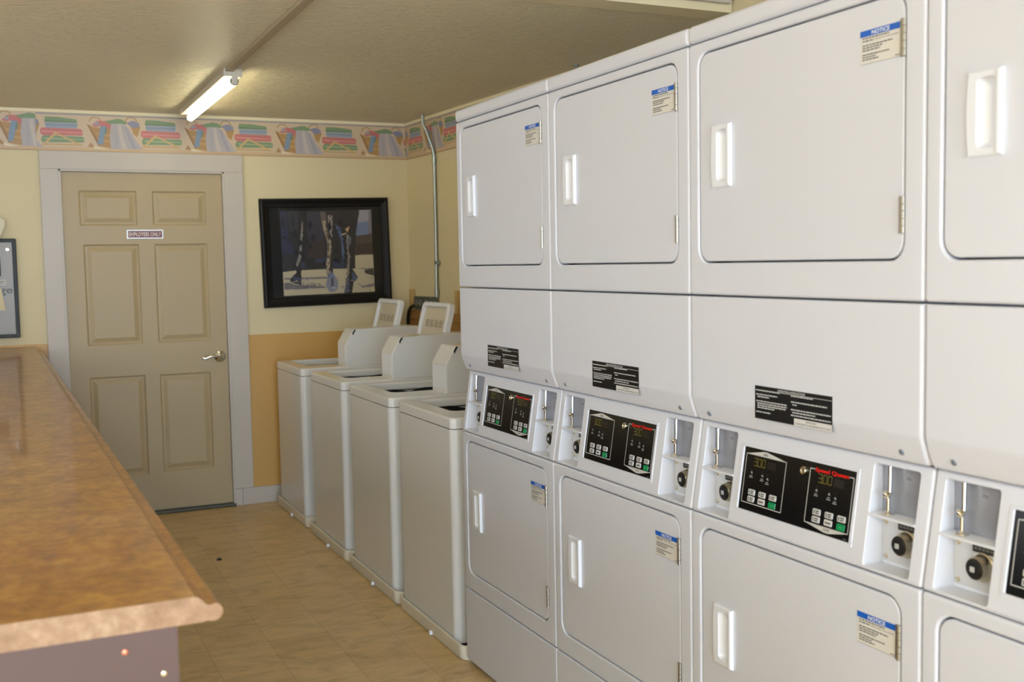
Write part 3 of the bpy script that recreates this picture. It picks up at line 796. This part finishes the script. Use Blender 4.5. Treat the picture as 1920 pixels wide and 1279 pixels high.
# threshold, baseboards
mb = MB(); mb.box(DL - .001, DR + .001, YB - .03, YB + .05, 0.0, 0.019, .004); struct(mb.build('trim_10', M_THRESH))
mb = MB(); mb.box(1.254, 2.368, YB - .014, YB - .0005, 0.0, 0.103, .003); struct(mb.build('baseboard_back', M_TRIM))
mb = MB(); mb.rings([[Vector((XR(y) + e, y, z)) for e, z in ((-.014, 0.0), (-.0005, 0.0), (-.0005, .1), (-.014, .1))] for y in (YB - .016, YS)], True, True); struct(mb.build('baseboard_right', M_TRIM, smooth=False))

# EMPLOYEES ONLY sign on the door
sg = thing('door_sign', 'small maroon EMPLOYEES ONLY sign with white border on the door', 'sign', (0.748, YB + .003, 1.6345))
MS = lambda a, b, d: Vector((a, d, b))
mb = MB(); plate(mb, MS, (-.102, .102, 0, .053), .003, .001, .0025, d0=-.0025, back=True); mb.build('backing', M_METPLATE, sg)
mb = MB(); mb.color((112, 18, 18)); mb.rect(MS, -.0945, .0945, .007, .046, -.003)
mb.color((228, 214, 206)); mb.text(MS, 'EMPLOYEES ONLY', 0, .0265, .0235, .178, -.0033, bold=.02)
mb.build('lettering', M_PRINT, sg, smooth=False)

# ------------------------------------------------------------------ framed picture (horse legs on snow)
pc = thing('framed_picture', 'black framed photograph of horse legs on snowy ground, on the back wall', 'picture', (1.836, YB - .004, 1.212))
pc.rotation_euler = (0, math.radians(-1.1), 0)
MP = lambda a, b, d: Vector((a, d, b))
FW, FH = 0.823, 0.668
mb = MB()
a = FW / 2
prof = [(0, 0), (0, -.020), (.006, -.030), (.016, -.032), (.026, -.026), (.040, -.022), (.052, -.020), (.057, -.014), (.057, -.004)]
mb.rings([[MP(p[0], p[1], d) for p in rrect(-a + k, a - k, k, FH - k, .0006, 1)] for k, d in prof]); mb.build('frame', M_FRAME, pc, angle=25)
mb = MB(); mb.rect(MP, -a + .05, a - .05, .05, FH - .05, -.0065); mb.build('mat_board', M_MAT, pc, smooth=False)
PA = (-0.285, 0.300, 0.070, 0.592)
def PX(x, y):
    l = 275 + (y - 190) * .0165; r = 1265 + (y - 170) * .0366
    u = (x - l) / (r - l); tp = 190 - 20 * u; bt = 1100 - 55 * u; v = 1 - (y - tp) / (bt - tp)
    u = min(1, max(0, u)); v = min(1, max(0, v))
    return (PA[0] + u * (PA[1] - PA[0]), PA[2] + v * (PA[3] - PA[2]))
mb = MB(); lay = [0]
def pp(c, P):
    lay[0] += 1; mb.color(c); mb.poly(MP, [PX(*q) for q in P], -.0068 - lay[0] * .00004)
mb.color((24, 22, 30)); mb.rect(MP, *PA, -.0068)
pp((24, 27, 62), [(275, 190), (345, 190), (355, 430), (420, 640), (280, 650)])
pp((46, 42, 50), [(360, 190), (480, 190), (470, 420), (380, 420)])
pp((44, 42, 58), [(560, 200), (700, 200), (740, 400), (740, 640), (600, 640), (560, 420)])
pp((48, 34, 34), [(570, 520), (740, 500), (740, 690), (560, 690)])
pp((40, 48, 82), [(640, 700), (760, 690), (760, 740), (640, 740)])
pp((38, 44, 74), [(830, 720), (960, 700), (960, 790), (830, 800)])
pp((66, 56, 54), [(1095, 440), (1275, 420), (1280, 660), (1080, 660)])
pp((50, 36, 36), [(1100, 540), (1278, 520), (1280, 650), (1085, 660)])
pp((184, 172, 146), [(275, 845), (430, 825), (760, 808), (950, 802), (1080, 800), (1080, 660), (1160, 650), (1283, 648), (1297, 1045), (290, 1100)])
pp((148, 144, 160), [(1130, 175), (1265, 170), (1268, 300), (1110, 320)])
pp((104, 118, 152), [(1110, 310), (1240, 290), (1235, 432), (1090, 448)])
pp((120, 112, 120), [(1235, 180), (1268, 172), (1272, 420), (1235, 425)])
for P in ([(290, 965), (360, 960), (420, 985), (500, 980), (640, 985), (650, 1000), (500, 1020), (300, 1035)], [(300, 905), (500, 900), (760, 890), (920, 905), (760, 912), (300, 925)], [(1130, 990), (1290, 955), (1293, 990), (1160, 1002)], [(290, 1020), (420, 1010), (520, 1000), (740, 992), (740, 1010), (420, 1030)], [(1090, 800), (1150, 795), (1280, 790), (1190, 806)]): pp((112, 104, 110), P)
pp((52, 46, 46), [(1180, 815), (1284, 790), (1290, 875), (1190, 850)])
pp((22, 19, 20), [(475, 190), (560, 190), (555, 420), (520, 560), (492, 700), (490, 800), (480, 860), (485, 900), (480, 980), (440, 975), (360, 950), (360, 925), (395, 880), (430, 850), (425, 740), (450, 600)])
pp((44, 48, 74), [(480, 730), (520, 740), (530, 790), (490, 810)])
pp((54, 60, 92), [(395, 885), (440, 900), (480, 905), (478, 930), (400, 930)])
pp((150, 142, 138), [(506, 290), (516, 350), (497, 560), (486, 690), (445, 785), (424, 770), (455, 690), (472, 600)])
pp((28, 26, 32), [(690, 190), (900, 190), (930, 420), (950, 700), (830, 720), (830, 890), (770, 890), (750, 780), (765, 660), (770, 520), (730, 380)])
pp((96, 84, 78), [(700, 195), (760, 195), (790, 420), (812, 520), (815, 640), (800, 740), (800, 860), (770, 890), (750, 780), (768, 690), (770, 520), (728, 370)])
pp((160, 146, 142), [(785, 235), (838, 225), (828, 470), (805, 430)])
pp((164, 146, 122), [(725, 290), (746, 300), (795, 470), (812, 560), (800, 660), (770, 690), (785, 540), (735, 370)])
pp((176, 160, 140), [(768, 690), (800, 690), (792, 790), (780, 870), (752, 780)])
pp((74, 90, 132), [(865, 320), (922, 370), (950, 540), (958, 690), (935, 700), (928, 520), (890, 400)])
pp((24, 22, 28), [(900, 190), (1135, 190), (1095, 370), (1060, 440), (1075, 640), (1045, 800), (1110, 895), (1060, 940), (1040, 1085), (950, 1080), (985, 880), (990, 640), (970, 470), (975, 380)])
pp((62, 76, 110), [(1040, 830), (1110, 895), (1075, 940), (1045, 940)])
pp((70, 78, 104), [(990, 880), (1010, 900), (1000, 1060), (950, 1075)])
pp((134, 124, 118), [(985, 440), (1012, 440), (1008, 560), (1020, 700), (1002, 880), (985, 1000), (985, 800), (1000, 650), (980, 520)])
pp((90, 96, 118), [(1012, 450), (1040, 470), (1030, 540), (1016, 560)])
pp((190, 152, 112), [(972, 380), (1025, 345), (1000, 412)]); pp((176, 158, 124), [(928, 432), (990, 415), (985, 430), (935, 447)])
pp((124, 128, 150), [(818 + 68 * math.cos(2 * PI * i / 24), 968 + 88 * math.sin(2 * PI * i / 24)) for i in range(24)])
pp((66, 68, 86), [(805, 895), (835, 895), (832, 985), (805, 1000)])
pp((110, 120, 158), [(780, 850), (830, 850), (860, 900), (760, 905)])
rnd = random.Random(21)
def dab(x, y, w, h, c, sl=0.0):
    pp(c, [(x - w, y - h * .3), (x + w * .3 + sl, y - h), (x + w + sl, y + h * .2), (x - w * .2, y + h)])
def trail(P, wd, hh, cols, step):
    for (x0, y0), (x1, y1) in zip(P, P[1:]):
        L = math.hypot(x1 - x0, y1 - y0); n = max(1, int(L / step))
        for i in range(n):
            f = (i + rnd.random()) / n
            dab(x0 + f * (x1 - x0) + rnd.uniform(-1, 1) * wd, y0 + f * (y1 - y0), rnd.uniform(.3, 1) * wd * .55, rnd.uniform(.6, 1.2) * hh, rnd.choice(cols), rnd.uniform(-6, 6))
trail([(740, 300), (775, 470), (800, 570), (790, 680), (775, 780), (790, 880)], 20, 20, [(54, 46, 46), (170, 156, 140), (104, 92, 88), (30, 27, 32)], 14)
trail([(805, 210), (815, 320), (820, 450)], 18, 18, [(60, 52, 52), (172, 162, 156), (36, 32, 36)], 16)
trail([(995, 440), (995, 560), (1005, 700), (990, 850), (985, 980)], 16, 20, [(40, 36, 42), (140, 130, 124), (78, 80, 98)], 16)
trail([(510, 320), (500, 520), (480, 660), (450, 740)], 10, 18, [(40, 36, 38), (168, 160, 154)], 20)
trail([(880, 340), (935, 520), (945, 680)], 14, 18, [(38, 46, 80), (92, 108, 144), (26, 26, 36)], 18)
for i in range(70):
    x, y = rnd.uniform(300, 1280), rnd.uniform(880, 1050)
    dab(x, y, rnd.uniform(8, 30), rnd.uniform(2, 6), rnd.choice([(150, 140, 128), (120, 114, 120), (196, 184, 160), (134, 128, 130)]))
for i in range(60):
    dab(rnd.uniform(290, 700), rnd.uniform(960, 1010), rnd.uniform(6, 20), rnd.uniform(2, 6), rnd.choice([(84, 78, 90), (120, 112, 116), (66, 60, 72)]))
for i in range(50):
    dab(rnd.uniform(290, 940), rnd.uniform(220, 780), rnd.uniform(8, 30), rnd.uniform(15, 60), rnd.choice([(28, 25, 33), (34, 30, 36), (22, 20, 28), (36, 29, 32)])) if i % 3 else None
mb.build('photograph', M_PRINT, pc, smooth=False)
gm, gnt, gb = new_mat('picture_glass')
gl = gnt.nodes.new('ShaderNodeBsdfGlossy'); gl.inputs['Roughness'].default_value = 0.03
tr_ = gnt.nodes.new('ShaderNodeBsdfTransparent'); mxs = gnt.nodes.new('ShaderNodeMixShader'); mxs.inputs[0].default_value = 0.03
gnt.links.new(tr_.outputs[0], mxs.inputs[1]); gnt.links.new(gl.outputs[0], mxs.inputs[2])
gnt.links.new(mxs.outputs[0], gnt.nodes['Material Output'].inputs['Surface'])
mb = MB(); mb.rect(MP, -a + .054, a - .054, .054, FH - .054, -.0125); mb.build('glass', gm, pc, smooth=False)

# ------------------------------------------------------------------ change machine on the back wall
cm = thing('change_machine', 'steel change machine faceplate in a black frame above the counter', 'change machine', (-0.155, YB - .002, 1.088))
mb = MB(); plate(mb, MP, (-.21, .213, 0, .552), .006, .004, .03, [((-.19, .193, .020, .532), .003, .002, .012)], d0=-.03); mb.build('frame', M_BLACK, cm)
mb = MB(); plate(mb, MP, (-.189, .192, .021, .531), .002, .001, .012, d0=-.024); fp = mb.build('faceplate', M_STEEL, cm)
mb = MB(); mb.box(-.06, .130, -.032, -.0235, .345, .452, .003); mb.build('bill_slot', M_BLACK, fp)
mb = MB(); mb.lathe(MP, .168, .492, [(.011, -.024), (.010, -.030), (.005, -.031)], 16); mb.build('screw', M_CHROME, fp)
mb = MB(); plate(mb, MP, (-.09, .105, .028, .105), .03, .004, .004, [((-.078, .093, .038, .095), .02, .004, .02)], d0=-.0285); mb.build('coin_cup', M_STEEL, fp)
mb = MB(); mb.color((40, 32, 32)); mb.text(MP, 'change', .0835, .262, .052, .202, -.0246, bold=.01)
mb.color((190, 184, 172)); mb.rect(MP, .06, .152, .295, .325, -.0246); mb.color((90, 84, 80)); mb.rect(MP, .07, .145, .312, .317, -.0249); mb.rect(MP, .07, .14, .302, .306, -.0249)
mb.build('lettering', M_PRINT, fp, smooth=False)
pn_ = thing('paper_note', 'tan paper note hanging on the steel change machine', 'note', (-0.04, YB - .0275, 1.245))
mb = MB(); mb.face([MP(-.07, -.005, -.002), MP(.03, -.002, -.008), MP(.012, .12, -.001), MP(-.075, .12, -.001)]); mb.build('sheet', M_PAPER, pn_, smooth=False)
bg = thing('cloth_bag', 'white bag hanging beside the top corner of the change machine', 'bag', (-0.06, YB - .034, 1.565))
mb = MB(); L = []
for z, wd, dp in ((0, .012, .006), (.03, .030, .012), (.07, .052, .018), (.11, .070, .02), (.15, .082, .02), (.175, .080, .018), (.19, .064, .014), (.20, .03, .008)):
    L.append([Vector((-.02 + z * .05 + wd * math.cos(2 * PI * i / 20) * (1 + .04 * math.sin(5 * i)), -.022 + dp * math.sin(2 * PI * i / 20), z)) for i in range(20)])
mb.rings(L, True, True); mb.build('bag', M_BAG, bg)
mb = MB(); mb.tube([Vector((-.01 + .03 * math.cos(t), -.024, .20 + .03 * math.sin(t))) for t in [i / 10 * PI for i in range(11)]], .004, 8); mb.build('strap', M_BAG, bg)

# ------------------------------------------------------------------ fluorescent strip light, raceway, conduit
fl = thing('fluorescent_light', 'single tube fluorescent strip light lit on the ceiling', 'light fixture', (0.980, 5.03, ZC))
mb = MB(); mb.box(-.040, .040, .004, 1.32, -.033, -.0005, .003); mb.build('housing', M_FIX, fl)
for y, nm in ((-.004, 'end_plate'), (1.316, 'end_plate')):
    mb = MB(); mb.box(-.043, .041, y, y + .012, -.036, -.0005, .002); mb.box(-.008, .022, y, y + .012, -.072, -.030, .006, 3); mb.build(nm, M_FIX, fl)
mb = MB(); mb.tube([(.007, .016, -.054), (.007, 1.31, -.054)], .0185, 20); mb.build('tube', M_TUBE, fl)['label'] = 'glowing warm white fluorescent tube'
for y in (.0085, 1.302):
    mb = MB(); mb.tube([(.007, y, -.054), (.007, y + .012, -.054)], .0195, 20); mb.build('tube_cap', M_GREEN, fl)
mb = MB(); mb.box(-.018, .018, YS + .0005, 5.024, -.016, -.0005, .003); rw = mb.build('cable_raceway', M_RACE, loc=(0.963, 0, ZC)); tag(rw, 'painted cable raceway along the ceiling leading to the strip light', 'raceway')
cd = thing('conduit', 'grey metal conduit running down the right wall behind the washers', 'conduit', (XR(6.15) - .016, 6.15, 1.255))
mb = MB(); mb.tube([(0, 0, 0), (0, 0, .14), (.003, 0, .21), (.003, 0, .85), (-.004, 0, .90), (-.040, .02, 1.02), (-.052, .03, 1.05), (-.054, .03, 1.104)], .0105, 14); pipe = mb.build('pipe', M_GALV, cd)
for z, x in ((.21, .003), (.83, .003), (.03, 0)):
    mb = MB(); mb.tube([(x, 0, z - .016), (x, 0, z + .016)], .014, 14); mb.build('coupling', M_GALV, cd)
mb = MB(); mb.box(-.012, .012, -.04, -.008, .20, .22, .002); mb.build('strap', M_GALV, cd)
jb = thing('junction_box', 'grey steel electrical box at the foot of the conduit', 'electrical box', (XR(6.33) - .002, 6.33, 1.172))
mb = MB(); mb.box(-.052, .0, -.185, .10, 0, .083, .004); jbm = mb.build('box', M_STEELBOX, jb)
for y in (.055, -.02, -.12):
    mb = MB(); mb.lathe(lambda a, b, d: Vector((d, a, b)), y, .045, [(.024, -.052), (.023, -.056), (.016, -.057), (.015, -.054)], 18); mb.build('knockout', M_GALV, jb)
rl = thing('wall_rail', 'brown painted wooden rail along the right wall behind the washers', 'rail', (XR(5.0), 5.0, 0.95))
def RY(y, e, z): return Vector((XR(y) - XR(5.0) + e, y - 5.0, z))
for z0, z1, th_, nm in ((.16, .213, .030, 'cap_board'), (-.06, .158, .024, 'board')):
    mb = MB(); mb.rings([[RY(y, e, z) for e, z in ((-th_, z0), (-.001, z0), (-.001, z1), (-th_, z1))] for y in (YB - .045, 3.6)], True, True); mb.build(nm, M_WOODPAINT, rl, smooth=False)
cr = MB(); x0 = XR(6.46)
cr.tube([(x0 - .03, 6.40, 1.20), (x0 - .045, 6.44, 1.195), (x0 - .05, 6.48, 1.185), (x0 - .052, 6.515, 1.16), (x0 - .05, 6.54, 1.12), (x0 - .05, 6.55, 1.05), (x0 - .052, 6.55, .90), (x0 - .06, 6.54, .7)], .011, 10)
tag(cr.build('power_cord', M_BLACK), 'black power cord looping from the grey electrical box', 'cord')
for yy, lb in ((6.545, 'narrow tan wood block upright on the rail in the wall corner'), (5.86, 'narrow tan wood block upright on the rail beside the dryers')):
    mb = MB(); mb.box(-.024, -.001, -.022, .022, 0, .135, .002); o = mb.build('wood_block', M_BLOCK, loc=(XR(yy) - .0005, yy, 1.1635)); tag(o, lb, 'wood block')
sp_ = thing('ceiling_pipe', 'thin metal pipe with flange dropping from the ceiling behind the dryers', 'pipe', (2.424, 4.416, 1.98))
mb = MB(); mb.tube([(0, 0, -.0), (0, 0, ZC - 1.9805)], .005, 12); mb.build('pipe', M_GALV, sp_)
mb = MB(); mb.lathe(lambda a, b, d: Vector((a, b, d)), 0, 0, [(.011, ZC - 1.988), (.014, ZC - 1.986), (.014, ZC - 1.9805)], 20, cap0=True); mb.build('flange', M_GALV, sp_)
mb = MB(); mb.lathe(lambda a, b, d: Vector((a + .3 * b, b, d)), 0, 0, [(.013, 0.0005), (.012, .006), (.006, .009)], 9, cap0=True); o = mb.build('lint_scrap', M_BLACK, loc=(0.897, 5.404, 0)); tag(o, 'small black scrap lying on the floor tiles', 'scrap')

# ------------------------------------------------------------------ light
def area(name, loc, rot, sx, sy, power, col):
    l = bpy.data.lights.new(name, 'AREA'); l.shape = 'RECTANGLE'; l.size = sx; l.size_y = sy; l.energy = power; l.color = col
    o = bpy.data.objects.new(name, l); COL.objects.link(o); o.location = loc; o.rotation_euler = rot; return o
area('daylight_front', (0.0, ROOM_F - .2, 1.2), (PI / 2, 0, 0), 3.7, 2.1, 345, (0.52, 0.75, 1.0))
area('daylight_left', (ROOM_L - .2, 2.5, 1.55), (0, -PI / 2, 0), 1.25, 3.6, 28, (0.94, 0.97, 1.0))
area('fill_light_left', (ROOM_L - .2, -2.9, 1.1), (0, -PI / 2, 0), 2.0, 1.9, 48, (0.74, 0.87, 1.0))  # added fill for the lower dryers, behind a made-up opening
# unseen fill lamps, added under the near, higher ceiling to lift floor and dryers
for i, (x, y, e) in enumerate(((-1.2, -2.2, 90), (-1.2, -4.2, 80))):
    area('near_fill_light', (x, y, ZH - .06), (0, 0, 0), 0.3, 1.2, e, (0.78, 0.90, 1.0))
sl = bpy.data.lights.new('sun', 'SUN'); sl.energy = 34; sl.angle = 0.01; sl.color = (1.0, 0.97, 0.92)
so = bpy.data.objects.new('sun', sl); COL.objects.link(so); so.location = (0, ROOM_F - 3, 5); so.rotation_euler = (math.radians(42), 0, math.radians(4))
w = bpy.data.worlds.new('World'); SC.world = w; w.use_nodes = True
w.node_tree.nodes['Background'].inputs['Color'].default_value = (0.75, 0.86, 1.0, 1); w.node_tree.nodes['Background'].inputs['Strength'].default_value = 1.2

# ------------------------------------------------------------------ camera
cam = bpy.data.cameras.new('Camera'); co = bpy.data.objects.new('Camera', cam); COL.objects.link(co)
cam.sensor_width = 36; cam.sensor_fit = 'HORIZONTAL'; cam.lens = 2011.32 / 1920 * 36
yaw, pit, rol = (math.radians(v) for v in (25.1446, -4.1699, -1.0339))
fw = Vector((math.sin(yaw) * math.cos(pit), math.cos(yaw) * math.cos(pit), math.sin(pit)))
r = Vector((math.cos(yaw), -math.sin(yaw), 0)); u = r.cross(fw)
r2 = r * math.cos(rol) + u * math.sin(rol); u2 = -r * math.sin(rol) + u * math.cos(rol)
co.matrix_world = Matrix(((r2.x, u2.x, -fw.x, 0), (r2.y, u2.y, -fw.y, 0), (r2.z, u2.z, -fw.z, H_CAM), (0, 0, 0, 1)))
cam.dof.use_dof = True; cam.dof.focus_distance = 3.3; cam.dof.aperture_fstop = 5.0
cam.clip_start = 0.02
SC.camera = co
SC.view_settings.view_transform = 'Standard'; SC.view_settings.look = 'None'; SC.view_settings.exposure = 0.14; SC.view_settings.gamma = 1.06
